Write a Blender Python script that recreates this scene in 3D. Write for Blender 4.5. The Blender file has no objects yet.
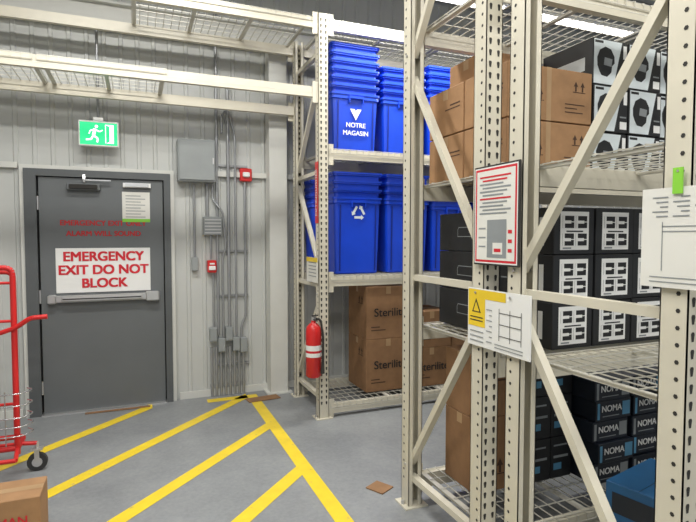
import bpy, math, random
from mathutils import Vector
random.seed(4)
scene=bpy.context.scene
# ---------------- materials ----------------
def mat(name,col,rough=0.5,metal=0.0,var=0.08,scale=6.0,bump=0.0,emit=None,estr=0,spec=0.5):
    m=bpy.data.materials.new(name); m.use_nodes=True
    nt=m.node_tree; p=nt.nodes['Principled BSDF']
    p.inputs['Roughness'].default_value=rough; p.inputs['Metallic'].default_value=metal
    p.inputs['Specular IOR Level'].default_value=spec
    tc=nt.nodes.new('ShaderNodeTexCoord'); n=nt.nodes.new('ShaderNodeTexNoise')
    n.inputs['Scale'].default_value=scale; n.inputs['Detail'].default_value=4
    nt.links.new(tc.outputs['Object'],n.inputs['Vector'])
    r=nt.nodes.new('ShaderNodeValToRGB')
    r.color_ramp.elements[0].position=.3; r.color_ramp.elements[1].position=.7
    r.color_ramp.elements[0].color=tuple(c*(1-var) for c in col)+(1,)
    r.color_ramp.elements[1].color=tuple(min(1,c*(1+var)) for c in col)+(1,)
    nt.links.new(n.outputs['Fac'],r.inputs['Fac']); nt.links.new(r.outputs['Color'],p.inputs['Base Color'])
    if bump>0:
        b=nt.nodes.new('ShaderNodeBump'); b.inputs['Strength'].default_value=bump; b.inputs['Distance'].default_value=.01
        nt.links.new(n.outputs['Fac'],b.inputs['Height']); nt.links.new(b.outputs['Normal'],p.inputs['Normal'])
    if emit:
        p.inputs['Emission Color'].default_value=emit+(1,); p.inputs['Emission Strength'].default_value=estr
    return m
M={}
M['cream']=mat('rack_cream_paint',(.64,.60,.49),.36,var=.04)
M['hole']=mat('dark_slot',(.03,.028,.025),.8)
M['wire']=mat('deck_wire',(.62,.60,.53),.4,metal=.2)
M['wall']=mat('wall_metal_cladding',(.54,.55,.53),.45,var=.04,scale=2)
M['trim']=mat('wall_trim',(.64,.64,.60),.45,var=.03)
M['ceil']=mat('ceiling_metal_deck',(.42,.43,.44),.5,var=.06)
M['doorg']=mat('door_grey_paint',(.135,.145,.15),.42,var=.05,scale=3)
M['frameg']=mat('door_frame_grey',(.10,.108,.112),.42)
M['alu']=mat('aluminium',(.62,.62,.62),.32,metal=.75,var=.04)
M['galv']=mat('galvanised_conduit',(.36,.37,.38),.4,metal=.5)
M['boxg']=mat('electrical_grey',(.30,.32,.32),.5,var=.05)
M['white']=mat('white_print',(.82,.82,.80),.5,var=.02)
M['paper']=mat('paper',(.74,.73,.68),.7,var=.04)
M['red']=mat('red_enamel',(.62,.02,.02),.35)
M['redink']=mat('red_ink',(.62,.015,.03),.6)
M['reddark']=mat('dark_red_ink',(.50,.015,.02),.6)
M['yellow']=mat('yellow_print',(.85,.60,.03),.5)
M['green']=mat('exit_green',(.01,.45,.17),.4,emit=(.01,.62,.22),estr=.9)
M['whiteglow']=mat('exit_white',(.8,.95,.85),.4,emit=(.8,1,.88),estr=1.1)
M['black']=mat('black_print',(.012,.012,.014),.55)
M['blackbox']=mat('black_carton',(.014,.015,.017),.45,var=.2)
M['navy']=mat('navy_carton',(.010,.015,.026),.45,var=.2)
M['bluebox']=mat('blue_carton',(.015,.10,.24),.5)
M['blue']=mat('blue_plastic',(.008,.06,.62),.35,var=.05)
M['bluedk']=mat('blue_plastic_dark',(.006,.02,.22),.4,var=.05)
M['brown']=mat('cardboard',(.36,.20,.095),.8,var=.10,scale=14)
M['brown2']=mat('cardboard_dark',(.27,.145,.068),.8,var=.10,scale=14)
M['tape']=mat('packing_tape',(.42,.27,.14),.35)
M['ink']=mat('brown_ink',(.07,.035,.02),.8)
M['rubber']=mat('rubber',(.03,.03,.03),.6)
M['chrome']=mat('chrome_wire',(.6,.6,.62),.25,metal=.9)
M['lgreen']=mat('green_tag',(.25,.62,.05),.5)
M['grey']=mat('grey_print',(.26,.28,.29),.6)
M['lblue']=mat('pale_print',(.66,.72,.74),.5)
M['mblue']=mat('mid_blue_print',(.10,.30,.48),.5)
M['tube']=mat('lamp_tube',(1,1,1),.5,emit=(1,.97,.9),estr=9)
def concrete():
    m=bpy.data.materials.new('floor_concrete'); m.use_nodes=True; nt=m.node_tree; p=nt.nodes['Principled BSDF']
    tc=nt.nodes.new('ShaderNodeTexCoord')
    a=nt.nodes.new('ShaderNodeTexNoise'); a.inputs['Scale'].default_value=1.6; a.inputs['Detail'].default_value=8; a.inputs['Roughness'].default_value=.65
    b=nt.nodes.new('ShaderNodeTexNoise'); b.inputs['Scale'].default_value=45; b.inputs['Detail'].default_value=3
    nt.links.new(tc.outputs['Object'],a.inputs['Vector']); nt.links.new(tc.outputs['Object'],b.inputs['Vector'])
    mx=nt.nodes.new('ShaderNodeMix'); mx.data_type='FLOAT'; mx.inputs[0].default_value=.3
    nt.links.new(a.outputs['Fac'],mx.inputs[2]); nt.links.new(b.outputs['Fac'],mx.inputs[3])
    r=nt.nodes.new('ShaderNodeValToRGB'); r.color_ramp.elements[0].position=.32; r.color_ramp.elements[1].position=.68
    r.color_ramp.elements[0].color=(.185,.195,.205,1); r.color_ramp.elements[1].color=(.31,.32,.325,1)
    nt.links.new(mx.outputs[0],r.inputs['Fac']); nt.links.new(r.outputs['Color'],p.inputs['Base Color'])
    p.inputs['Roughness'].default_value=.42
    bp=nt.nodes.new('ShaderNodeBump'); bp.inputs['Strength'].default_value=.12; bp.inputs['Distance'].default_value=.005
    nt.links.new(b.outputs['Fac'],bp.inputs['Height']); nt.links.new(bp.outputs['Normal'],p.inputs['Normal'])
    return m
M['floor']=concrete()
def paint():
    m=mat('yellow_floor_paint',(.82,.60,.03),.45,var=.06,scale=9)
    nt=m.node_tree; p=nt.nodes['Principled BSDF']; src=p.inputs['Base Color'].links[0].from_socket
    tc=nt.nodes.new('ShaderNodeTexCoord'); n=nt.nodes.new('ShaderNodeTexNoise'); n.inputs['Scale'].default_value=22; n.inputs['Detail'].default_value=6
    nt.links.new(tc.outputs['Object'],n.inputs['Vector'])
    r=nt.nodes.new('ShaderNodeValToRGB'); r.color_ramp.elements[0].position=.64; r.color_ramp.elements[1].position=.78
    nt.links.new(n.outputs['Fac'],r.inputs['Fac'])
    mx=nt.nodes.new('ShaderNodeMix'); mx.data_type='RGBA'; nt.links.new(r.outputs['Color'],mx.inputs[0])
    nt.links.new(src,mx.inputs[6]); mx.inputs[7].default_value=(.45,.36,.15,1)
    nt.links.new(mx.outputs[2],p.inputs['Base Color']); return m
M['paint']=paint()

# ---------------- builder ----------------
class B:
    def __init__(s,name): s.name=name; s.v=[]; s.f=[]; s.fm=[]; s.sm=[]; s.mats=[]; s.rot=None
    def mi(s,k):
        if k not in s.mats: s.mats.append(k)
        return s.mats.index(k)
    def add(s,vs,fs,k,smooth=False):
        o=len(s.v)
        for q in vs:
            q=Vector(q)
            if s.rot:
                a,cx,cy=s.rot; dx,dy=q.x-cx,q.y-cy
                q=Vector((cx+dx*math.cos(a)-dy*math.sin(a),cy+dx*math.sin(a)+dy*math.cos(a),q.z))
            s.v.append(q)
        i=s.mi(k)
        for f in fs: s.f.append([o+j for j in f]); s.fm.append(i); s.sm.append(smooth)
    def box(s,x0,x1,y0,y1,z0,z1,k):
        vs=[(x0,y0,z0),(x1,y0,z0),(x1,y1,z0),(x0,y1,z0),(x0,y0,z1),(x1,y0,z1),(x1,y1,z1),(x0,y1,z1)]
        s.add(vs,[(0,3,2,1),(4,5,6,7),(0,1,5,4),(1,2,6,5),(2,3,7,6),(3,0,4,7)],k)
    def cbox(s,x0,x1,y0,y1,z0,z1,k,c=.004):
        def ring(i,z): 
            a0,a1,b0,b1=x0+i,x1-i,y0+i,y1-i
            return [(a0+c,b0,z),(a1-c,b0,z),(a1,b0+c,z),(a1,b1-c,z),(a1-c,b1,z),(a0+c,b1,z),(a0,b1-c,z),(a0,b0+c,z)]
        vs=ring(c,z0)+ring(0,z0+c)+ring(0,z1-c)+ring(c,z1)
        fs=[tuple(reversed(range(8))),tuple(range(24,32))]
        for r in range(3):
            for i in range(8): j=(i+1)%8; fs.append((r*8+i,r*8+j,(r+1)*8+j,(r+1)*8+i))
        s.add(vs,fs,k)
    def rod(s,p0,p1,r,k,n=8,r1=None,caps=True,smooth=True):
        p0=Vector(p0);p1=Vector(p1); d=(p1-p0).normalized(); r1=r if r1 is None else r1
        u=d.cross(Vector((0,0,1)) if abs(d.z)<.9 else Vector((1,0,0))).normalized(); w=d.cross(u)
        vs=[]
        for P,R in((p0,r),(p1,r1)):
            for i in range(n):
                a=2*math.pi*i/n+math.pi/n; vs.append(P+u*math.cos(a)*R+w*math.sin(a)*R)
        s.add(vs,[(i,(i+1)%n,n+(i+1)%n,n+i) for i in range(n)],k,smooth and n>4)
        if caps: s.add(vs,[tuple(reversed(range(n))),tuple(range(n,2*n))],k)
    def tube(s,pts,r,k,n=8):
        for a,b in zip(pts,pts[1:]): s.rod(a,b,r,k,n)
    def arc(s,pts,r,k,n=8,rad=.05,st=5):
        P=[Vector(p) for p in pts]; out=[P[0]]
        for i in range(1,len(P)-1):
            a=P[i]+(P[i-1]-P[i]).normalized()*rad; c=P[i]+(P[i+1]-P[i]).normalized()*rad
            for j in range(st+1):
                t=j/st; out.append(a*(1-t)**2+P[i]*2*t*(1-t)+c*t*t)
        out.append(P[-1]); s.tube(out,r,k,n)
    def poly(s,pts,k): s.add(pts,[tuple(range(len(pts)))],k)
    def bar(s,p0,p1,w,t,k):
        p0=Vector(p0);p1=Vector(p1);d=(p1-p0).normalized();u=Vector((1,0,0));q=d.cross(u).normalized()
        vs=[]
        for P in(p0,p1):
            for a,b in((-1,-1),(1,-1),(1,1),(-1,1)): vs.append(P+u*a*w/2+q*b*t/2)
        s.add(vs,[(0,3,2,1),(4,5,6,7),(0,1,5,4),(1,2,6,5),(2,3,7,6),(3,0,4,7)],k)
    def rect(s,pl,c,a0,a1,z0,z1,k,d=.0012):
        if pl=='y': s.poly([(a0,c-d,z0),(a1,c-d,z0),(a1,c-d,z1),(a0,c-d,z1)],k)
        else: s.poly([(c-d,a1,z0),(c-d,a0,z0),(c-d,a0,z1),(c-d,a1,z1)],k)
    def shape(s,pl,c,pts,k,d=.0015):
        if pl=='y': s.poly([(a,c-d,z) for a,z in pts],k)
        else: s.poly([(c-d,a,z) for a,z in pts],k)
    def done(s,loc=None):
        xs=[q.x for q in s.v];ys=[q.y for q in s.v];zs=[q.z for q in s.v]
        c=Vector(((min(xs)+max(xs))/2,(min(ys)+max(ys))/2,min(zs)))
        me=bpy.data.meshes.new(s.name); me.from_pydata([q-c for q in s.v],[],s.f)
        for k in s.mats: me.materials.append(M[k])
        me.polygons.foreach_set('material_index',s.fm); me.polygons.foreach_set('use_smooth',s.sm); me.update()
        o=bpy.data.objects.new(s.name,me); o.location=c; scene.collection.objects.link(o); return o
def text(parent,body,size,loc,pl,k,align='CENTER',xs=1.0,name='lettering',bold=0,ang=0,sp=1.0,rz=0):
    """flat printed lettering; bold = extra stroke width (layered prints, each 0.3 mm apart)"""
    shifts=[(0,0)] if not bold else [(-bold,-bold*.6),(bold,-bold*.6),(-bold,bold*.6),(bold,bold*.6),(0,0)]
    o=None
    for j,(sh,sv) in enumerate(shifts):
        cu=bpy.data.curves.new(name,'FONT'); cu.body=body; cu.size=size; cu.align_x=align; cu.align_y='CENTER'
        cu.space_line=sp; cu.materials.append(M[k])
        o=bpy.data.objects.new(name,cu); scene.collection.objects.link(o)
        L=Vector(loc)+(Vector((sh,-.0003*j,sv)) if pl=='y' else Vector((-.0003*j,sh,sv)))
        o.parent=parent; o.location=L-parent.location
        o.rotation_euler=(math.pi/2,ang,rz) if pl=='y' else (math.pi/2,ang,-math.pi/2)
        o.scale=(xs,1,1)
    return o

WY=5.33; CZ=4.3
# ---------------- shell ----------------
b=B('floor'); b.box(-4,8,-3.5,WY+.1,-.1,0,'floor'); b.done()
def ribbed(name,x0,x1,z0,z1,per=.15,h=.010):
    b=B(name)
    n=max(1,round((x1-x0)/per)); p=(x1-x0)/n; prof=[]
    for i in range(n):
        x=x0+i*p; prof+=[(x,0),(x+p*.70,0),(x+p*.76,h),(x+p*.94,h)]
    prof.append((x1,0)); N=len(prof)
    vs=[(x,WY-d,z0) for x,d in prof]+[(x,WY-d,z1) for x,d in prof]
    b.add(vs,[(i,i+1,N+i+1,N+i) for i in range(N-1)],'wall')
    b.box(x0,x1,WY+.003,WY+.1,z0,z1,'wall'); b.done()
ribbed('wall_back',-4,-.93,0,CZ); ribbed('wall_back',.35,8,0,CZ); ribbed('wall_back',-.93,.35,2.236,CZ)
b=B('wall_right'); b.box(8,8.1,-3.5,WY+.1,0,CZ,'wall'); b.done()
b=B('wall_left'); b.box(-4.1,-4,-3.5,WY+.1,0,CZ,'wall'); b.done()
b=B('ceiling')
n=60; per=(WY+3.5)/n; prof=[]
for i in range(n):
    y=-3.5+i*per; prof+=[(y,0),(y+per*.5,0),(y+per*.6,.05),(y+per*.9,.05)]
prof.append((WY,0)); N=len(prof)
b.add([(-4,y,CZ+d) for y,d in prof]+[(8,y,CZ+d) for y,d in prof],[(i,N+i,N+i+1,i+1) for i in range(N-1)],'ceil')
b.box(-4,8,-3.5,WY,CZ+.06,CZ+.12,'ceil'); b.done()
b=B('trim_1'); b.box(-4,-.94,WY-.05,WY-.010,2.20,2.25,'trim'); b.box(.74,1.25,WY-.05,WY-.010,2.20,2.25,'trim'); b.box(1.47,8,WY-.05,WY-.010,2.20,2.25,'trim'); b.done()
b=B('baseboard_back'); b.box(-4,-.95,WY-.03,WY-.010,0,.07,'trim'); b.box(.38,8,WY-.03,WY-.010,0,.07,'trim'); b.done()
b=B('ceiling_girder')
b.box(-4,8,WY-.16,WY-.010,3.48,3.50,'trim'); b.box(-4,8,WY-.10,WY-.085,3.50,3.68,'trim'); b.box(-4,8,WY-.16,WY-.010,3.68,3.70,'trim')
b.done()
b=B('structural_column')
b.box(1.25,1.43,WY-.19,WY-.175,.012,3.48,'trim'); b.box(1.25,1.43,WY-.03,WY-.010,.012,3.48,'trim'); b.box(1.333,1.347,WY-.176,WY-.03,.012,3.48,'trim')
b.box(1.25,1.26,WY-.175,WY-.03,.012,3.48,'trim')
b.box(1.21,1.47,WY-.22,WY-.01,0,.014,'trim'); b.done()

# ---------------- floor marking ----------------
b=B('floor_marking')
X1=1.06; w=.10
b.box(X1-w/2,X1+w/2,-1.5,5.20,.0005,.002,'paint')
b.box(.62,X1-w/2,5.10,5.20,.0005,.002,'paint')
def diag(c,xa,xb):
    h=w*math.sqrt(2)/2; z1=.002
    b.poly([(xa,xa+c-h,z1),(xb,xb+c-h,z1),(xb,xb+c+h,z1),(xa,xa+c+h,z1)],'paint')
diag(5.08,-1.15,.12)
for c in(4.17,3.26,2.35,1.44,.53,-.38): diag(c,-1.15,X1-w/2)
b.done()
b=B('cardboard_scrap'); b.rot=(.1,1.12,5.02); b.box(.98,1.30,4.95,5.08,.003,.009,'brown2'); b.done()
b=B('cardboard_scrap'); b.rot=(.5,1.42,2.94); b.box(1.35,1.47,2.87,3.0,.001,.008,'brown2'); b.done()
b=B('cardboard_scrap'); b.box(-.45,.1,5.17,5.21,.003,.008,'brown2'); b.done()

# ---------------- door ----------------
b=B('door_1')
x0,x1,zt=-.78,.245,2.13
b.box(-.928,-.895,WY-.05,WY+.02,0,2.234,'trim'); b.box(.315,.348,WY-.05,WY+.02,0,2.234,'trim'); b.box(-.895,.315,WY-.05,WY+.02,2.20,2.234,'trim')
b.box(-.895,x0-.02,WY-.07,WY+.08,0,2.20,'frameg'); b.box(x1+.01,.315,WY-.07,WY+.08,0,2.20,'frameg'); b.box(x0-.02,x1+.01,WY-.07,WY+.08,zt+.008,2.20,'frameg')
b.box(x0-.02,x1+.01,WY+.03,WY+.08,0,zt+.008,'hole')
b.box(x0-.004,x1,WY-.045,WY,.012,zt,'doorg')
b.box(x0-.02,x1+.01,WY-.09,WY+.02,0,.012,'alu')
DY=WY-.045
for z in(.25,1.07,1.9):
    b.rod((x0-.012,DY-.008,z-.06),(x0-.012,DY-.008,z+.06),.009,'alu')
b.cbox(-.56,-.29,DY-.06,DY,2.02,2.08,'doorg',.006)
b.cbox(-.54,-.31,DY-.075,DY-.06,2.03,2.07,'hole',.004)
b.rod((-.42,DY-.05,2.09),(-.42,DY-.05,2.12),.012,'alu'); b.bar((-.42,DY-.05,2.11),(-.419,DY-.03,2.16),.02,.01,'alu')
b.box(-.42,-.2,DY-.055,DY-.04,2.107,2.117,'alu')
b.box(-.10,.14,DY-.04,DY-.001,2.06,2.10,'white')
b.box(-.08,.12,DY-.05,DY-.04,2.065,2.095,'alu')
b.cbox(-.70,.19,DY-.05,DY,1.012,1.075,'alu',.008)
b.cbox(-.62,.05,DY-.075,DY-.05,1.022,1.066,'alu',.008)
b.box(-.61,.04,DY-.077,DY-.0755,1.04,1.05,'hole')
b.cbox(.08,.20,DY-.075,DY,1.0,1.09,'alu',.01)
b.cbox(-.73,-.66,DY-.07,DY,1.005,1.085,'alu',.01)
door=b.done()
text(door,"EMERGENCY EXIT ONLY",.064,(-.265,DY-.002,1.725),'y','reddark',bold=.0022,xs=1.02)
text(door,"ALARM WILL SOUND",.064,(-.265,DY-.002,1.63),'y','reddark',bold=.0022,xs=1.02)
b=B('emergency_exit_notice'); b.cbox(-.665,.125,DY-.006,DY-.001,1.095,1.50,'white',.002)
sg=b.done()
for i,t in enumerate(["EMERGENCY","EXIT DO NOT","BLOCK"]):
    text(sg,t,.118,(-.27,DY-.009,1.42-.122*i),'y','redink',bold=.0045,xs=1.0)
b=B('paper_notice'); b.box(-.11,.13,DY-.003,DY-.001,1.74,2.02,'paper')
for i in range(8): b.rect('y',DY-.003,-.08,.05+.04*(i%2),1.98-.028*i,1.987-.028*i,'grey')
b.rect('y',DY-.003,-.11,.13,1.74,1.77,'lgreen'); b.done()

# ---------------- exit sign ----------------
b=B('emergency_exit_light')
yy=5.16
b.cbox(-.45,-.125,yy,yy+.05,2.405,2.63,'white',.006)
b.box(-.33,-.25,yy+.05,WY-.002,2.47,2.56,'white')
b.rect('y',yy,-.438,-.137,2.418,2.615,'green')
b.rod((-.29,yy+.025,2.62),(-.29,yy+.025,3.49),.012,'galv'); b.box(-.33,-.25,yy,yy+.05,2.63,2.66,'white')
def ch(pts,k='whiteglow'): b.shape('y',yy,pts,k,.003)
ch([(-.235,2.435),(-.165,2.435),(-.165,2.60),(-.235,2.60)])
b.shape('y',yy,[(-.228,2.435),(-.20,2.45),(-.20,2.585),(-.228,2.595)],'green',.0035)
cx,cz=-.305,2.580
ch([(cx+.014*math.cos(t*.7854),cz+.014*math.sin(t*.7854)) for t in range(8)])
for i,((xa,za),(xb,zb),ww) in enumerate([((-.315,2.56),(-.33,2.50),.026),((-.33,2.50),(-.295,2.475),.016),((-.295,2.475),(-.30,2.44),.014),((-.33,2.50),(-.35,2.465),.016),((-.35,2.465),(-.39,2.46),.014),((-.32,2.555),(-.28,2.535),.012),((-.28,2.535),(-.255,2.55),.010),((-.318,2.555),(-.355,2.54),.012),((-.355,2.54),(-.365,2.51),.010)]):
    d=Vector((xb-xa,zb-za)).normalized(); q=Vector((-d.y,d.x))*ww/2
    b.shape('y',yy,[(xa-q.x,za-q.y),(xb-q.x,zb-q.y),(xb+q.x,zb+q.y),(xa+q.x,za+q.y)],'whiteglow',.003+.0001*i)
b.done()
# ---------------- electrical ----------------
W=WY-.010
b=B('electrical_panel'); b.cbox(.38,.73,W-.14,W,2.13,2.53,'boxg',.006); b.cbox(.392,.718,W-.15,W-.14,2.145,2.515,'boxg',.004)
b.box(.70,.712,W-.16,W-.15,2.30,2.36,'alu'); b.done()
b=B('electrical_conduit')
yc=W-.03
b.arc([(.755,yc,4.28),(.755,yc,.62)],.015,'galv')
b.arc([(.76,yc-.03,3.15),(.86,yc-.03,3.15),(.86,yc-.03,.62)],.016,'galv',rad=.07)
b.arc([(.80,yc-.03,2.62),(.80,yc-.03,2.80),(.865,yc-.03,2.86),(.93,yc-.03,2.6),(.93,yc-.03,.60)],.012,'galv',rad=.05)
b.arc([(1.03,yc,2.15),(1.03,yc,.80),(.985,yc,.70),(.985,yc,.58)],.013,'galv',rad=.04)
b.arc([(.535,yc,2.12),(.535,yc,1.40)],.012,'galv')
b.arc([(.66,yc,2.12),(.66,yc,1.80)],.013,'galv')
b.arc([(.71,yc,2.12),(.71,yc,1.97),(.76,yc-.05,1.90),(.80,yc-.05,1.85),(.83,yc-.05,1.5),(.80,yc-.03,1.40),(.80,yc-.03,.6)],.011,'galv',rad=.04)
b.arc([(.69,yc,1.62),(.69,yc,1.38)],.011,'galv')
b.arc([(.71,yc,1.24),(.71,yc,.66)],.011,'galv')
b.cbox(.505,.565,W-.05,W,1.27,1.40,'boxg')
b.cbox(.615,.80,W-.07,W,1.62,1.80,'boxg'); 
for i in range(5): b.box(.63,.785,W-.075,W-.07,1.635+.032*i,1.648+.032*i,'alu')
for x,z0,z1 in((.70,.56,.70),(.78,.45,.59),(.855,.56,.70),(.925,.45,.59),(1.0,.43,.58)):
    b.cbox(x-.034,x+.036,W-.085,W,z0,z1,'boxg'); b.cbox(x-.026,x+.028,W-.09,W-.085,z0+.012,z1-.012,'boxg',.002)
for i,x in enumerate((.685,.73,.775,.82,.865,.91,.955,1.0)):
    b.rod((x,yc-.01,.0),(x,yc-.01,.50),.014,'galv')
    b.rod((x,yc-.01,.10),(x,yc-.01,.13),.018,'galv')
for z in(.30,1.0,1.45,2.3,2.9):
    b.box(.74,1.06,W-.020,W,z,z+.02,'galv')
b.done()
b=B('fire_alarm_strobe'); b.cbox(.98,1.10,W-.06,W,2.16,2.29,'red',.008); b.cbox(1.005,1.075,W-.085,W-.06,2.20,2.25,'white',.008); b.done()
b=B('fire_alarm_pull_station'); b.cbox(.65,.735,W-.09,W-.0,1.25,1.37,'red',.006); b.cbox(.66,.725,W-.105,W-.09,1.275,1.315,'white',.004); b.box(.67,.715,W-.098,W-.09,1.33,1.345,'white'); b.done()

# ---------------- racks ----------------
PS=.088
def post(b,x,y,zt,fd):
    h=PS/2;t=.004
    yf=y+fd*h
    b.box(x-h,x+h,min(yf,yf-fd*t),max(yf,yf-fd*t),.008,zt,'cream')
    b.box(x-h,x-h+t,y-h,y+h,.008,zt,'cream'); b.box(x+h-t,x+h,y-h,y+h,.008,zt,'cream')
    yb=y-fd*h
    for xa,xb in((x-h,x-h+.026),(x+h-.026,x+h)): b.box(xa,xb,min(yb,yb+fd*t),max(yb,yb+fd*t),.008,zt,'cream')
    b.box(x-.075,x+.075,y-.07,y+.07,0,.008,'cream')
    for dx in(-.058,.058): b.rod((x+dx,y,.008),(x+dx,y,.028),.011,'alu',6)
    z=.14
    while z<zt-.04:
        for dx in(-.022,.022):
            ys=yf-.0008 if fd<0 else yf-t-.0008
            b.poly([(x+dx+a,ys,z+c) for a,c in((-.008,.010),(-.0045,-.012),(.0045,-.012),(.008,.010),(.005,.016),(-.005,.016))],'hole')
        for dy in((-.014,)if fd<0 else(.014,)):
            xs=x-h-.0008; b.poly([(xs,y+dy+.0075*math.cos(-k*1.0472),z+.025+.0075*math.sin(-k*1.0472)) for k in range(6)],'hole')
            xs=x+h+.0008; b.poly([(xs,y+dy+.0075*math.cos(k*1.0472),z+.025+.0075*math.sin(k*1.0472)) for k in range(6)],'hole')
        z+=.0508
def frame(b,x,yn,yf,zt,segs,hz):
    post(b,x,yn,zt,-1); post(b,x,yf,zt,1)
    for (ya,za),(yb,zb) in segs:
        b.bar((x,ya,za),(x,yb,zb),.038,.034,'cream')
        for (yy_,zz) in((ya,za),(yb,zb)): b.rod((x-.052,yy_,zz),(x+.052,yy_,zz),.008,'alu',6)
    for z in hz: b.bar((x,yn,z),(x,yf,z),.038,.034,'cream'); 
def beam(b,x0,x1,y,z,fs,h=.085):
    t=.042
    b.box(x0,x1,y-t/2,y+t/2,z-h,z,'cream')
    b.box(x0,x1,y+fs*t/2-.001,y+fs*t/2+.001,z-h*.62,z-h*.56,'wire')
    for xe,s_ in((x0,1),(x1,-1)):
        xa,xb=sorted((xe,xe+s_*.05)); yo=y+fs*(t/2)
        b.box(xa,xb,min(yo,yo+fs*.004),max(yo,yo+fs*.004),z-h-.05,z+.045,'cream')
        b.box(min(xe,xe+s_*.004),max(xe,xe+s_*.004),y-t/2,y+t/2,z-h-.05,z+.045,'cream')
def deck(b,x0,x1,y0,y1,z,sx=.062,sy=.105):
    r=.0032
    n=int((x1-x0)/sx)
    for i in range(n+1):
        x=x0+(x1-x0)*i/n
        b.rod((x,y0-.02,z-.003),(x,y1+.02,z-.003),r,'wire',4,caps=False)
        b.rod((x,y0-.02,z-.003),(x,y0-.02,z-.035),r,'wire',4,caps=False)
    m=max(2,int((y1-y0)/sy))
    for j in range(m+1):
        y=y0+(y1-y0)*j/m
        b.rod((x0,y,z+.002),(x1,y,z+.002),r,'wire',4,caps=False)
    b.rod((x0,y0-.02,z-.035),(x1,y0-.02,z-.035),r,'wire',4,caps=False)
    k=max(2,int((x1-x0)/.4))
    for i in range(k+1):
        x=x0+.02+(x1-x0-.04)*i/k
        b.box(x-.015,x+.015,y0,y1,z-.02,z-.007,'wire')
RX=1.51; RX2=RX+2.52
def rack(yn,yf,levels,segs,zt=3.7,hz=(.17,1.365)):
    b=B('pallet_rack')
    for x in(RX,RX2): frame(b,x,yn,yf,zt,segs,hz)
    for z in levels:
        beam(b,RX+PS/2,RX2-PS/2,yn-.01,z,-1); beam(b,RX+PS/2,RX2-PS/2,yf+.01,z,1)
        L=(RX2-RX-PS-.06)/2
        for i in range(2):
            xa=RX+PS/2+.02+i*(L+.02); deck(b,xa,xa+L,yn-.02,yf+.02,z+.006)
    return b.done()
YA,YB,YC,YD=2.69,2.00,1.75,1.05
LV=(.17,1.075,1.90,2.80)
rack(YB,YA,LV,[((YA,2.52),(YB,1.50)),((YB,1.25),(YA,.25)),((YB,3.62),(YA,2.64))])
rack(YD,YC,LV,[((YD,2.44),(YC,1.46)),((YC,1.27),(YD,.25)),((YC,3.62),(YD,2.56))])
FY0,FY1=4.30,5.00; RXL=-2.35
b=B('pallet_rack'); zt=3.50
for x in(RX,RX2,RXL): frame(b,x,FY0,FY1,zt,[((FY1,.25),(FY0,1.1)),((FY0,1.25),(FY1,2.1)),((FY1,2.25),(FY0,3.1))],(.17,1.17,2.17,3.2))
for z in(.12,1.25,2.36,3.46):
    beam(b,RX+PS/2,RX2-PS/2,FY0-.01,z,-1); beam(b,RX+PS/2,RX2-PS/2,FY1+.01,z,1)
    L=(RX2-RX-PS-.06)/2
    for i in range(2):
        xa=RX+PS/2+.02+i*(L+.02); deck(b,xa,xa+L,FY0-.02,FY1+.02,z+.006)
for z in(2.88,3.46):
    beam(b,RXL+PS/2,RX-PS/2,FY0-.01,z,-1); beam(b,RXL+PS/2,RX-PS/2,FY1+.01,z,1)
deck(b,-1.5,-.65,FY0-.02,FY1+.02,2.886); deck(b,-.62,.24,FY0-.02,FY1+.02,2.886)
deck(b,.0,1.42,FY0-.02,FY1+.02,3.466)
b.done()

# ---------------- cartons ----------------
def carton(name,x0,x1,y0,y1,z0,z1,k='brown',tape=True,rot=None):
    b=B(name)
    if rot: b.rot=(rot,(x0+x1)/2,(y0+y1)/2)
    b.cbox(x0,x1,y0,y1,z0,z1,k,.003)
    ym=(y0+y1)/2
    if tape:
        b.poly([(x0+.002,ym-.025,z1+.0008),(x1-.002,ym-.025,z1+.0008),(x1-.002,ym+.025,z1+.0008),(x0+.002,ym+.025,z1+.0008)],'tape')
        b.rect('x',x0,ym-.025,ym+.025,z1-.06,z1-.002,'tape')
        b.box(x0+.004,x1-.004,ym-.001,ym+.001,z1,z1+.0005,'ink')
    return b
def arrows(b,pl,c,a,z,s,k='ink'):
    for d in(0,s*.9):
        q=a+d
        b.shape(pl,c,[(q-.1*s,z),(q+.1*s,z),(q+.1*s,z+.5*s),(q+.28*s,z+.5*s),(q,z+s),(q-.28*s,z+.5*s),(q-.1*s,z+.5*s)],k)
    b.rect(pl,c,a-.4*s,a+1.3*s,z-.12*s,z-.04*s,k)
z0=1.912
for r in range(2):
    za=z0+r*.268; zb=za+.262
    for (ya,yb) in((2.05,2.40),(2.41,2.76)):
        b=carton('cardboard_box',1.66,2.20,ya,yb,za,zb)
        b.rect('x',1.66,ya+.03,ya+.13,za+.16,za+.168,'ink'); b.rect('x',1.66,ya+.03,ya+.18,za+.14,za+.146,'ink')
        if ya<2.1:
            arrows(b,'y',ya,1.82,za+.10,.05); arrows(b,'y',ya,2.09,za+.16,.05)
            b.rect('y',ya,1.9,1.93,za+.0,za+.262,'tape')
            for q,e in((.05,2.14),(.07,2.1),(.09,2.15)): b.rect('y',ya,2.02,e,za+q,za+q+.005,'ink')
        b.done()
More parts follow.
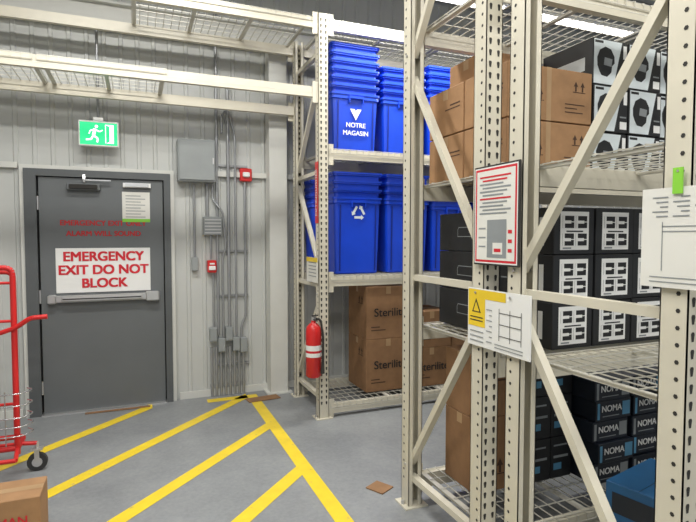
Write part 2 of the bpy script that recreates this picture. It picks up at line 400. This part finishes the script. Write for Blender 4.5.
for c in range(5):
    for r in range(3):
        xa=2.215+c*.255; za=z0+r*.243; y0=2.06+random.uniform(-.01,.02)
        b=carton('retail_box',xa,xa+.248,y0,y0+.36,za,za+.240,'blackbox',tape=False)
        b.shape('y',y0,[(xa+.006,za+.006),(xa+.15,za+.006),(xa+.205,za+.234),(xa+.006,za+.234)],'lblue')
        H=[(.03,.10),(.028,.14),(.045,.18),(.085,.20),(.125,.19),(.15,.155),(.152,.12),(.135,.105),(.13,.07),(.10,.045),(.06,.05),(.045,.07)]
        b.shape('y',y0,[(xa+p,za+q) for p,q in reversed(H)],'blackbox',.002)
        b.shape('y',y0,[(xa+.075,za+.105),(xa+.13,za+.10),(xa+.135,za+.14),(xa+.08,za+.145)],'grey',.0025)
        b.rect('y',y0,xa+.19,xa+.240,za+.02,za+.06,'white'); b.rect('y',y0,xa+.19,xa+.236,za+.08,za+.088,'grey'); b.rect('y',y0,xa+.215,xa+.240,za+.15,za+.22,'white')
        b.rect('y',y0,xa+.012,xa+.07,za+.215,za+.228,'black',.002)
        b.rect('x',xa,y0+.05,y0+.30,za+.08,za+.15,'lblue'); b.done()
b=carton('cardboard_box',1.80,2.18,2.42,2.76,z0+.537,z0+.72); b.done()
z0=1.087
for c in range(5):
    for r in range(3):
        xa=1.735+c*.247; za=z0+r*.217; y0=1.80+random.uniform(0,.012)
        b=carton('appliance_box',xa,xa+.240,y0,y0+.40,za,za+.214,'blackbox',tape=False)
        b.rect('y',y0,xa+.035,xa+.205,za+.02,za+.195,'white')
        for zz in(za+.04,za+.12):
            for q in(0,1):
                o=xa+.047+q*.078
                b.rect('y',y0,o,o+.068,zz+.0,zz+.055,'black',.002)
                b.rect('y',y0,o+.0,o+.050,zz+.020,zz+.034,'white',.003); b.rect('y',y0,o+.05,o+.07,zz+.026,zz+.03,'white',.003)
                b.rect('y',y0,o+.0,o+.012,zz+.0,zz+.055,'white',.0032)
        b.rect('y',y0,xa+.07,xa+.17,za+.102,za+.108,'black',.002)
        b.rect('y',y0,xa+.05,xa+.10,za+.025,za+.032,'grey',.002)
        b.rect('x',xa,y0+.06,y0+.09,za+.04,za+.17,'white'); b.rect('x',xa,y0+.15,y0+.36,za+.09,za+.097,'grey')
        b.done()
for r in range(3):
    za=z0+r*.217
    b=carton('appliance_box',1.70,2.3,2.22,2.70,za,za+.214,'blackbox',tape=False)
    b.shape('x',1.70,[(2.32,za+.08),(2.32,za+.12),(2.335,za+.135),(2.50,za+.135),(2.51,za+.12),(2.51,za+.08)],'grey')
    b.shape('x',1.70,[(2.324,za+.084),(2.324,za+.118),(2.337,za+.131),(2.498,za+.131),(2.506,za+.118),(2.506,za+.084)],'blackbox',.002)
    b.done()
z0=.181
b=carton('cardboard_box',1.70,2.05,2.33,2.62,z0,.60,'brown2'); arrows(b,'y',2.33,1.80,.28,.08); b.done()
b=carton('cardboard_box',1.70,2.05,2.33,2.62,.602,.95,'brown2'); b.rect('y',2.33,1.78,1.97,.8,.81,'ink'); b.done()
for c in range(2):
    for r in range(3):
        xa=2.07+c*.16; za=z0+r*.25
        b=carton('retail_box',xa,xa+.155,2.32,2.7,za,za+.247,'blackbox',tape=False); b.rect('y',2.32,xa+.02,xa+.13,za+.12,za+.135,'grey'); b.rect('y',2.32,xa+.02,xa+.08,za+.05,za+.09,'mblue'); b.rect('y',2.32,xa+.02,xa+.12,za+.19,za+.2,'grey'); b.done()
for c in range(4):
    for r in range(5):
        xa=2.40+c*.30+(.02 if r%2 else 0); za=z0+r*.120; y0=2.15+random.uniform(0,.03)
        b=carton('light_set_box',xa,xa+.275,y0,y0+.3,za,za+.118,'navy',tape=False)
        b.rect('y',y0,xa+.205,xa+.265,za+.02,za+.10,'mblue' if (r+c)%2 else 'grey')
        b.rect('y',y0,xa+.01,xa+.028,za+.01,za+.105,'mblue' if r%2 else 'grey')
        b.rect('y',y0,xa+.05,xa+.18,za+.022,za+.027,'grey')
        o=b.done(); text(o,"NOMA",.052,(xa+.118,y0-.003,za+.068),'y','white',bold=.0012)
bx0,bx1,by0,by1,ra=1.93,2.33,1.42,1.70,.22
b=carton('tool_carton',bx0,bx1,by0,by1,z0,.53,'bluebox',tape=False,rot=ra)
b.rect('y',by0,bx0+.02,bx1-.02,.20,.34,'navy'); b.rect('x',bx0,by0+.03,by1-.03,.40,.49,'navy')
b.box(bx0+.004,bx1-.004,(by0+by1)/2-.001,(by0+by1)/2+.001,.53,.5308,'navy'); o=b.done()
hx,hy=-.01,-(by1-by0)/2-.004
tx=(bx0+bx1)/2+hx*math.cos(ra)-hy*math.sin(ra); ty=(by0+by1)/2+hx*math.sin(ra)+hy*math.cos(ra)
text(o,"MASTER",.095,(tx,ty,.480),'y','white',rz=ra)

def steri(x0,x1,y0,y1,z0,z1,k='brown2'):
    b=carton('cardboard_box',x0,x1,y0,y1,z0,z1,k); b.rect('y',y0,x0+.05,x0+.2,z0+.08,z0+.09,'ink'); b.rect('y',y0,(x0+x1)/2-.025,(x0+x1)/2+.025,z1-.07,z1,'tape')
    b.rect('y',y0,x0+.05,x0+.14,z0+.11,z0+.12,'ink')
    arrows(b,'x',x0,y0+.1,z1-.16,.07); o=b.done()
    text(o,"Sterilite",.11,((x0+x1)/2+.02,y0-.004,(z0+z1)/2),'y','black',bold=.0012)
z0=.131
steri(1.99,2.45,4.42,4.86,z0,z0+.50); steri(1.99,2.45,4.42,4.86,z0+.502,z0+1.0)
steri(2.47,2.91,4.40,4.85,z0,z0+.38); steri(2.47,2.91,4.40,4.85,z0+.382,z0+.74)
steri(2.93,3.42,4.42,4.86,z0,z0+.50)
def bin_stack(x0,x1,y0,y1,z0,h,rims,k='blue',dz=.07,lab=None,name='storage_tote'):
    b=B(name); tp=.035
    def rr(i,z,c=.03):
        a0,a1,b0,b1=x0+i,x1-i,y0+i,y1-i
        return [(a0+c,b0,z),(a1-c,b0,z),(a1-.3*c,b0+.3*c,z),(a1,b0+c,z),(a1,b1-c,z),(a1-.3*c,b1-.3*c,z),(a1-c,b1,z),(a0+c,b1,z),(a0+.3*c,b1-.3*c,z),(a0,b1-c,z),(a0,b0+c,z),(a0+.3*c,b0+.3*c,z)]
    def loft(secs,kk,capb=True):
        vs=[];
        for i,z in secs: vs+=rr(i,z)
        fs=[]
        for r in range(len(secs)-1):
            for i in range(12): j=(i+1)%12; fs.append((r*12+i,r*12+j,(r+1)*12+j,(r+1)*12+i))
        if capb: fs.append(tuple(reversed(range(12))))
        b.add(vs,fs,kk)
    zt=z0+h
    loft([(tp+.012,z0),(tp,z0+.01),(.016,zt-.06),(.004,zt-.052),(.006,zt-.02),(-.002,zt-.018),(-.002,zt),(.012,zt),(.016,zt-.03)],k)
    for i in range(rims):
        z=zt+dz*i
        loft([(.022,z-.01),(.022,z+dz-.034),(.006,z+dz-.030),(.006,z+dz-.018),(-.002,z+dz-.016),(-.002,z+dz),(.012,z+dz),(.024,z+dz-.06)],k,False)
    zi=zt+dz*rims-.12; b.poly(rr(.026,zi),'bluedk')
    n=5
    for i in(0,4):
        xx=x0+.07+(x1-x0-.14)*i/(n-1)
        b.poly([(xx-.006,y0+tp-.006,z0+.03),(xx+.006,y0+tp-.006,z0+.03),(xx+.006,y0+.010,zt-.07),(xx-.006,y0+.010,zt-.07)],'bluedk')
    for kx in((x0+x1)/2,):
        b.box(kx-.07,kx+.07,y0-.012,y0+.01,zt-.05,zt-.028,k)
        for e in(-.07,.062): b.box(kx+e,kx+e+.008,y0-.012,y0+.012,zt-.09,zt-.05,k)
    o=b.done()
    cx=(x0+x1)/2
    if lab=='tag':
        q=B('tag_print'); yy=y0+.010
        q.poly([(cx-.055,yy,z0+.38),(cx,yy,z0+.28),(cx+.055,yy,z0+.38)],'white')
        q.poly([(cx-.012,yy-.0005,z0+.38),(cx,yy-.0005,z0+.36),(cx+.012,yy-.0005,z0+.38)],'blue')
        q=q.done(); q.parent=o; q.location-=o.location
        text(o,"NOTRE",.058,(cx,y0+.012,z0+.235),'y','white',bold=.0015)
        text(o,"MAGASIN",.058,(cx,y0+.014,z0+.165),'y','white',bold=.0015)
    if lab=='rec':
        q=B('recycling_mark'); yy=y0+.004; R=.085
        cs=[(cx+R*math.cos(math.pi/2+t*2.0944),z0+.56+R*math.sin(math.pi/2+t*2.0944)) for t in range(3)]
        for t in range(3):
            A=Vector(cs[t]);Bb=Vector(cs[(t+1)%3]); d=(Bb-A).normalized(); nn=Vector((-d.y,d.x))
            p=A+d*.032; e=Bb-d*.050; hw=.011
            for pts in([p-nn*hw,e-nn*hw,e+nn*hw,p+nn*hw],[e-nn*.024,e+d*.03,e+nn*.024]):
                q.poly([(v.x,yy,v.y) for v in pts],'lblue')
        q=q.done(); q.parent=o; q.location-=o.location
    return o
z0=2.371
bin_stack(1.62,2.10,4.36,4.74,z0,.52,6,lab='tag',dz=.072)
bin_stack(2.13,2.60,4.38,4.76,z0,.52,4)
bin_stack(2.62,3.09,4.38,4.76,z0,.52,5); bin_stack(3.11,3.58,4.38,4.76,z0,.52,5)
z0=1.261
bin_stack(1.64,2.13,4.36,4.74,z0,.70,3,lab='rec',dz=.075,name='recycling_bin')
bin_stack(2.16,2.64,4.36,4.74,z0,.70,3,dz=.075,name='recycling_bin')
bin_stack(2.66,3.14,4.38,4.76,z0,.66,2,name='recycling_bin'); bin_stack(3.16,3.62,4.38,4.76,z0,.66,2,name='recycling_bin')
bin_stack(1.57,1.96,4.79,5.10,z0,.68,3,k='blue',name='recycling_bin')

# ---------------- fire extinguisher ----------------
b=B('fire_extinguisher'); ex,ey=1.395,4.20
def lathe(b,cx,cy,prof,k,n=20):
    vs=[]
    for r,z in prof:
        for i in range(n): a=2*math.pi*i/n; vs.append((cx+r*math.cos(a),cy+r*math.sin(a),z))
    fs=[(q*n+i,q*n+(i+1)%n,(q+1)*n+(i+1)%n,(q+1)*n+i) for q in range(len(prof)-1) for i in range(n)]
    b.add(vs,fs,k,True)
lathe(b,ex,ey,[(.0,.40),(.05,.40),(.066,.415),(.066,.80),(.058,.835),(.035,.86),(.02,.87),(.02,.89)],'red')
lathe(b,ex,ey,[(.0668,.58),(.0668,.68)],'white')
lathe(b,ex,ey,[(.067,.615),(.067,.635)],'redink')
b.rod((ex,ey,.885),(ex,ey,.92),.02,'alu',10)
b.bar((ex,ey+.02,.925),(ex,ey-.10,.945),.02,.010,'hole'); b.bar((ex,ey+.0,.90),(ex,ey-.09,.895),.018,.008,'hole')
b.arc([(ex+.02,ey,.90),(ex+.055,ey-.03,.90),(ex+.07,ey-.05,.75),(ex+.065,ey-.06,.55)],.010,'hole',rad=.03)
b.rod((ex+.065,ey-.06,.56),(ex+.06,ey-.062,.44),.010,'hole',8,r1=.018)
b.box(ex+.05,RX-PS/2-.002,ey-.0,ey+.06,.62,.645,'alu'); b.box(RX-PS/2-.006,RX-PS/2-.001,ey,4.33,.60,.665,'alu'); b.done()
b=B('fire_extinguisher_sign'); b.box(RX-PS/2-.006,RX-PS/2-.002,4.265,4.34,1.72,2.25,'red'); o=b.done()
text(o,"EXTINGUISHER",.06,(RX-PS/2-.008,4.303,1.985),'x','white').rotation_euler=(0,-math.pi/2,0)
LX=RX-PS/2-.012
b=B('rack_load_label'); b.box(LX-.003,LX,4.25,4.56,1.20,1.42,'paper')
for i in range(5): b.rect('x',LX-.003,4.29,4.5,1.25+.03*i,1.258+.03*i,'grey')
b.rect('x',LX-.003,4.25,4.56,1.38,1.42,'yellow'); b.done()

# ---------------- rack signs ----------------
SX=RX-PS/2-.010
b=B('rack_safety_sign'); y0,y1,za,zb=1.70,2.005,1.475,1.915
b.cbox(SX-.010,SX,y0,y1,za,zb,'hole',.002); c=SX-.010
b.rect('x',c,y0+.008,y1-.008,za+.008,zb-.008,'white',.001)
b.rect('x',c,y0+.014,y1-.014,za+.014,zb-.014,'redink',.0015); b.rect('x',c,y0+.024,y1-.024,za+.024,zb-.024,'paper',.002)
b.rect('x',c,y0+.075,y1-.10,za+.035,za+.20,'grey',.003); b.rect('x',c,y0+.10,y1-.14,za+.05,za+.10,'paper',.0035); b.rect('x',c,y0+.11,y1-.15,za+.06,za+.075,'redink',.004)
for i in range(3):
    b.rect('x',c,y0+.04,y0+.065,za+.06+.04*i,za+.075+.04*i,'redink',.003); b.rect('x',c,y1-.09,y1-.04,za+.08+.04*i,za+.086+.04*i,'grey',.003)
for i in range(11): b.rect('x',c,y0+.05+.03*((i*7)%3)*.8,y1-.045-.02*(i%2),zb-.055-i*.016,zb-.048-i*.016,'grey' if i not in(0,1,6) else 'redink',.003)
o=b.done()
b=B('load_capacity_sign'); y0,y1,za,zb=1.63,2.05,1.10,1.365
b.box(SX-.006,SX,y0,y1,za,zb,'white'); c=SX-.006
b.rect('x',c,y1-.13,y1-.005,za+.09,zb-.005,'yellow',.001); b.rect('x',c,y0+.15,y1-.13,zb-.045,zb-.005,'yellow',.001)
b.shape('x',c,[(y1-.035,zb-.11),(y1-.065,zb-.045),(y1-.10,zb-.11)],'hole',.002); b.shape('x',c,[(y1-.045,zb-.105),(y1-.065,zb-.06),(y1-.09,zb-.105)],'yellow',.0025)
for i in range(2): b.rect('x',c,y1-.115,y1-.02,zb-.135-i*.015,zb-.13-i*.015,'hole',.002)
for i in range(7): b.rect('x',c,y0+.24,y1-.14-.02*(i%2),za+.03+i*.024,za+.034+i*.024,'grey',.002)
for i in range(3): b.rect('x',c,y1-.12,y1-.02,za+.02+i*.022,za+.025+i*.022,'grey',.002)
for yy_ in(y0+.05,y0+.12,y0+.19): b.rect('x',c,yy_,yy_+.003,za+.05,za+.19,'hole',.002)
for zz in(.07,.12,.17): b.rect('x',c,y0+.05,y0+.193,za+zz,za+zz+.003,'hole',.002)
for i in range(2): b.rect('x',c,y0+.04,y0+.22,za+.015+i*.014,za+.019+i*.014,'grey',.002)
for yy_ in(1.75,1.99): b.rod((SX-.008,yy_,zb-.02),(SX-.012,yy_,zb-.02),.006,'alu',8)
b.done()
b=B('paper_notice'); y0,y1,za,zb=.84,1.15,1.45,1.745
b.box(SX-.004,SX,y0,y1,za,zb,'paper'); c=SX-.004
for yy_ in(y0+.05,y0+.24): b.rect('x',c,yy_,yy_+.003,za+.05,zb-.10,'grey',.001)
for zz in(.165,.18): b.rect('x',c,y0+.05,y0+.243,za+zz,za+zz+.003,'grey',.001)
for i in range(5):
    for j in range(4): b.rect('x',c,y0+.03+j*.065,y0+.03+j*.065+.05-.012*((i+j)%3),zb-.03-i*.014,zb-.026-i*.014,'grey',.001)
for i in range(2): b.rect('x',c,y0+.03,y1-.03,za+.015+i*.014,za+.018+i*.014,'grey',.001)
b.done()
b=B('inspection_tag'); b.box(SX-.010,SX-.006,1.02,1.05,1.725,1.80,'lgreen'); b.rod((SX-.011,1.035,1.79),(SX+.009,1.035,1.79),.004,'alu',6); b.done()

# ---------------- red stock cart ----------------
b=B('stock_cart'); r=.018
cx1=-.75
b.arc([(cx1,3.97,.16),(cx1,3.97,1.40),(cx1-.5,3.97,1.40),(cx1-.5,3.97,.16)],r,'red',rad=.05)
b.arc([(cx1-.04,4.20,.16),(cx1-.04,4.20,1.36),(cx1-.5,4.20,1.36),(cx1-.5,4.20,.16)],r,'red',rad=.05)
for z in(1.30,1.05,.50): b.rod((cx1,3.97,z),(cx1-.5,3.97,z),.010,'red')
for z in(.95,.45): b.rod((cx1,3.97,z),(cx1-.04,4.20,z),.012,'red')
b.arc([(cx1-.12,3.97,.96),(cx1+.02,3.94,1.01),(cx1+.10,3.92,1.07),(cx1+.20,3.92,1.075)],.016,'red',rad=.03)
b.arc([(cx1+.0,3.97,.20),(cx1-.9,3.97,.20),(cx1-.9,4.2,.20),(cx1,4.2,.20),(cx1,3.97,.20)],r,'red',rad=.05)
b.arc([(cx1+.02,3.80,.18),(cx1-.7,3.80,.18)],.014,'red')
b.rod((cx1+.02,3.80,.18),(cx1,3.97,.20),.014,'red')
for i in range(7): b.arc([(cx1-.05-.06*i,3.90,.24),(cx1-.05-.06*i,3.90,.60)],.0035,'chrome',n=6)
for z in(.30,.36,.42,.50,.58): b.arc([(cx1-.5,3.90,z),(cx1+.05,3.90,z),(cx1+.10,4.0,z),(cx1+.04,4.12,z-.02)],.0045,'chrome',n=6,rad=.06)
for wx,wy in((-.65,4.05),(-1.5,3.95),(-1.5,4.15)):
    b.rod((wx,wy-.016,.062),(wx,wy+.016,.062),.062,'rubber',20); b.rod((wx,wy-.02,.062),(wx,wy+.02,.062),.032,'alu',14)
    for dy in(-.024,.024): b.bar((wx,wy+dy,.055),(wx-.001,wy+dy*.9,.15),.03,.004,'alu')
    b.box(wx-.035,wx+.035,wy-.03,wy+.03,.145,.155,'alu')
    b.rod((wx,wy,.155),(wx-.0,wy,.20),.012,'alu')
b.rod((-.65,4.05,.19),(cx1,4.05,.20),.014,'red'); b.rod((cx1+.02,4.05,.20),(cx1-.3,4.05,.20),.012,'red')
b.done()
b=carton('cardboard_box',-1.0,-.465,2.93,3.17,.0,.31,'brown')
b.rect('y',2.93,-.80,-.60,.06,.08,'ink')
o=b.done(); text(o,"COLEMAN",.06,(-.66,2.927,.20),'y','redink',bold=.001)

# ---------------- lights ----------------
def fixture(x,y,z,L,ax,e):
    b=B('ceiling_lamp')
    dx,dy=(L/2,.07) if ax=='x' else (.07,L/2)
    b.cbox(x-dx,x+dx,y-dy,y+dy,z,z+.05,'white',.01)
    for o in(-.03,.03):
        if ax=='x': b.rod((x-dx+.03,y+o,z-.012),(x+dx-.03,y+o,z-.012),.012,'tube',8)
        else: b.rod((x+o,y-dy+.03,z-.012),(x+o,y+dy-.03,z-.012),.012,'tube',8)
    for s_ in(-1,1): 
        px,py=(x+s_*dx*.8,y) if ax=='x' else (x,y+s_*dy*.8)
        b.rod((px,py,z+.05),(px,py,CZ),.006,'galv',6)
    b.done()
    l=bpy.data.lights.new('lamp_light','AREA'); l.shape='RECTANGLE'; l.size=2*dx; l.size_y=2*dy+.1; l.energy=e; l.color=(1,.985,.94)
    o=bpy.data.objects.new('lamp_light',l); o.location=(x,y,z-.04); scene.collection.objects.link(o)
fixture(2.4,3.95,3.68,1.5,'x',50); fixture(4.2,3.95,3.68,1.5,'x',35)
fixture(-.1,3.3,4.05,2.0,'x',80); fixture(-.1,.9,4.05,2.0,'x',80); fixture(-.1,-1.5,4.05,2.0,'x',78)
fixture(2.8,.2,4.0,2.2,'x',72)
w=bpy.data.worlds.new('World'); scene.world=w; w.use_nodes=True
w.node_tree.nodes['Background'].inputs[0].default_value=(.9,.95,1,1); w.node_tree.nodes['Background'].inputs[1].default_value=.5
# ---------------- camera ----------------
cam=bpy.data.cameras.new('camera'); cam.sensor_width=36; cam.lens=520/696*36; cam.clip_start=.05
co=bpy.data.objects.new('camera',cam); co.location=(0,0,1.6); co.rotation_euler=(math.radians(90-2.64),0,math.radians(-22.2))
scene.collection.objects.link(co); scene.camera=co
scene.view_settings.view_transform='Standard'
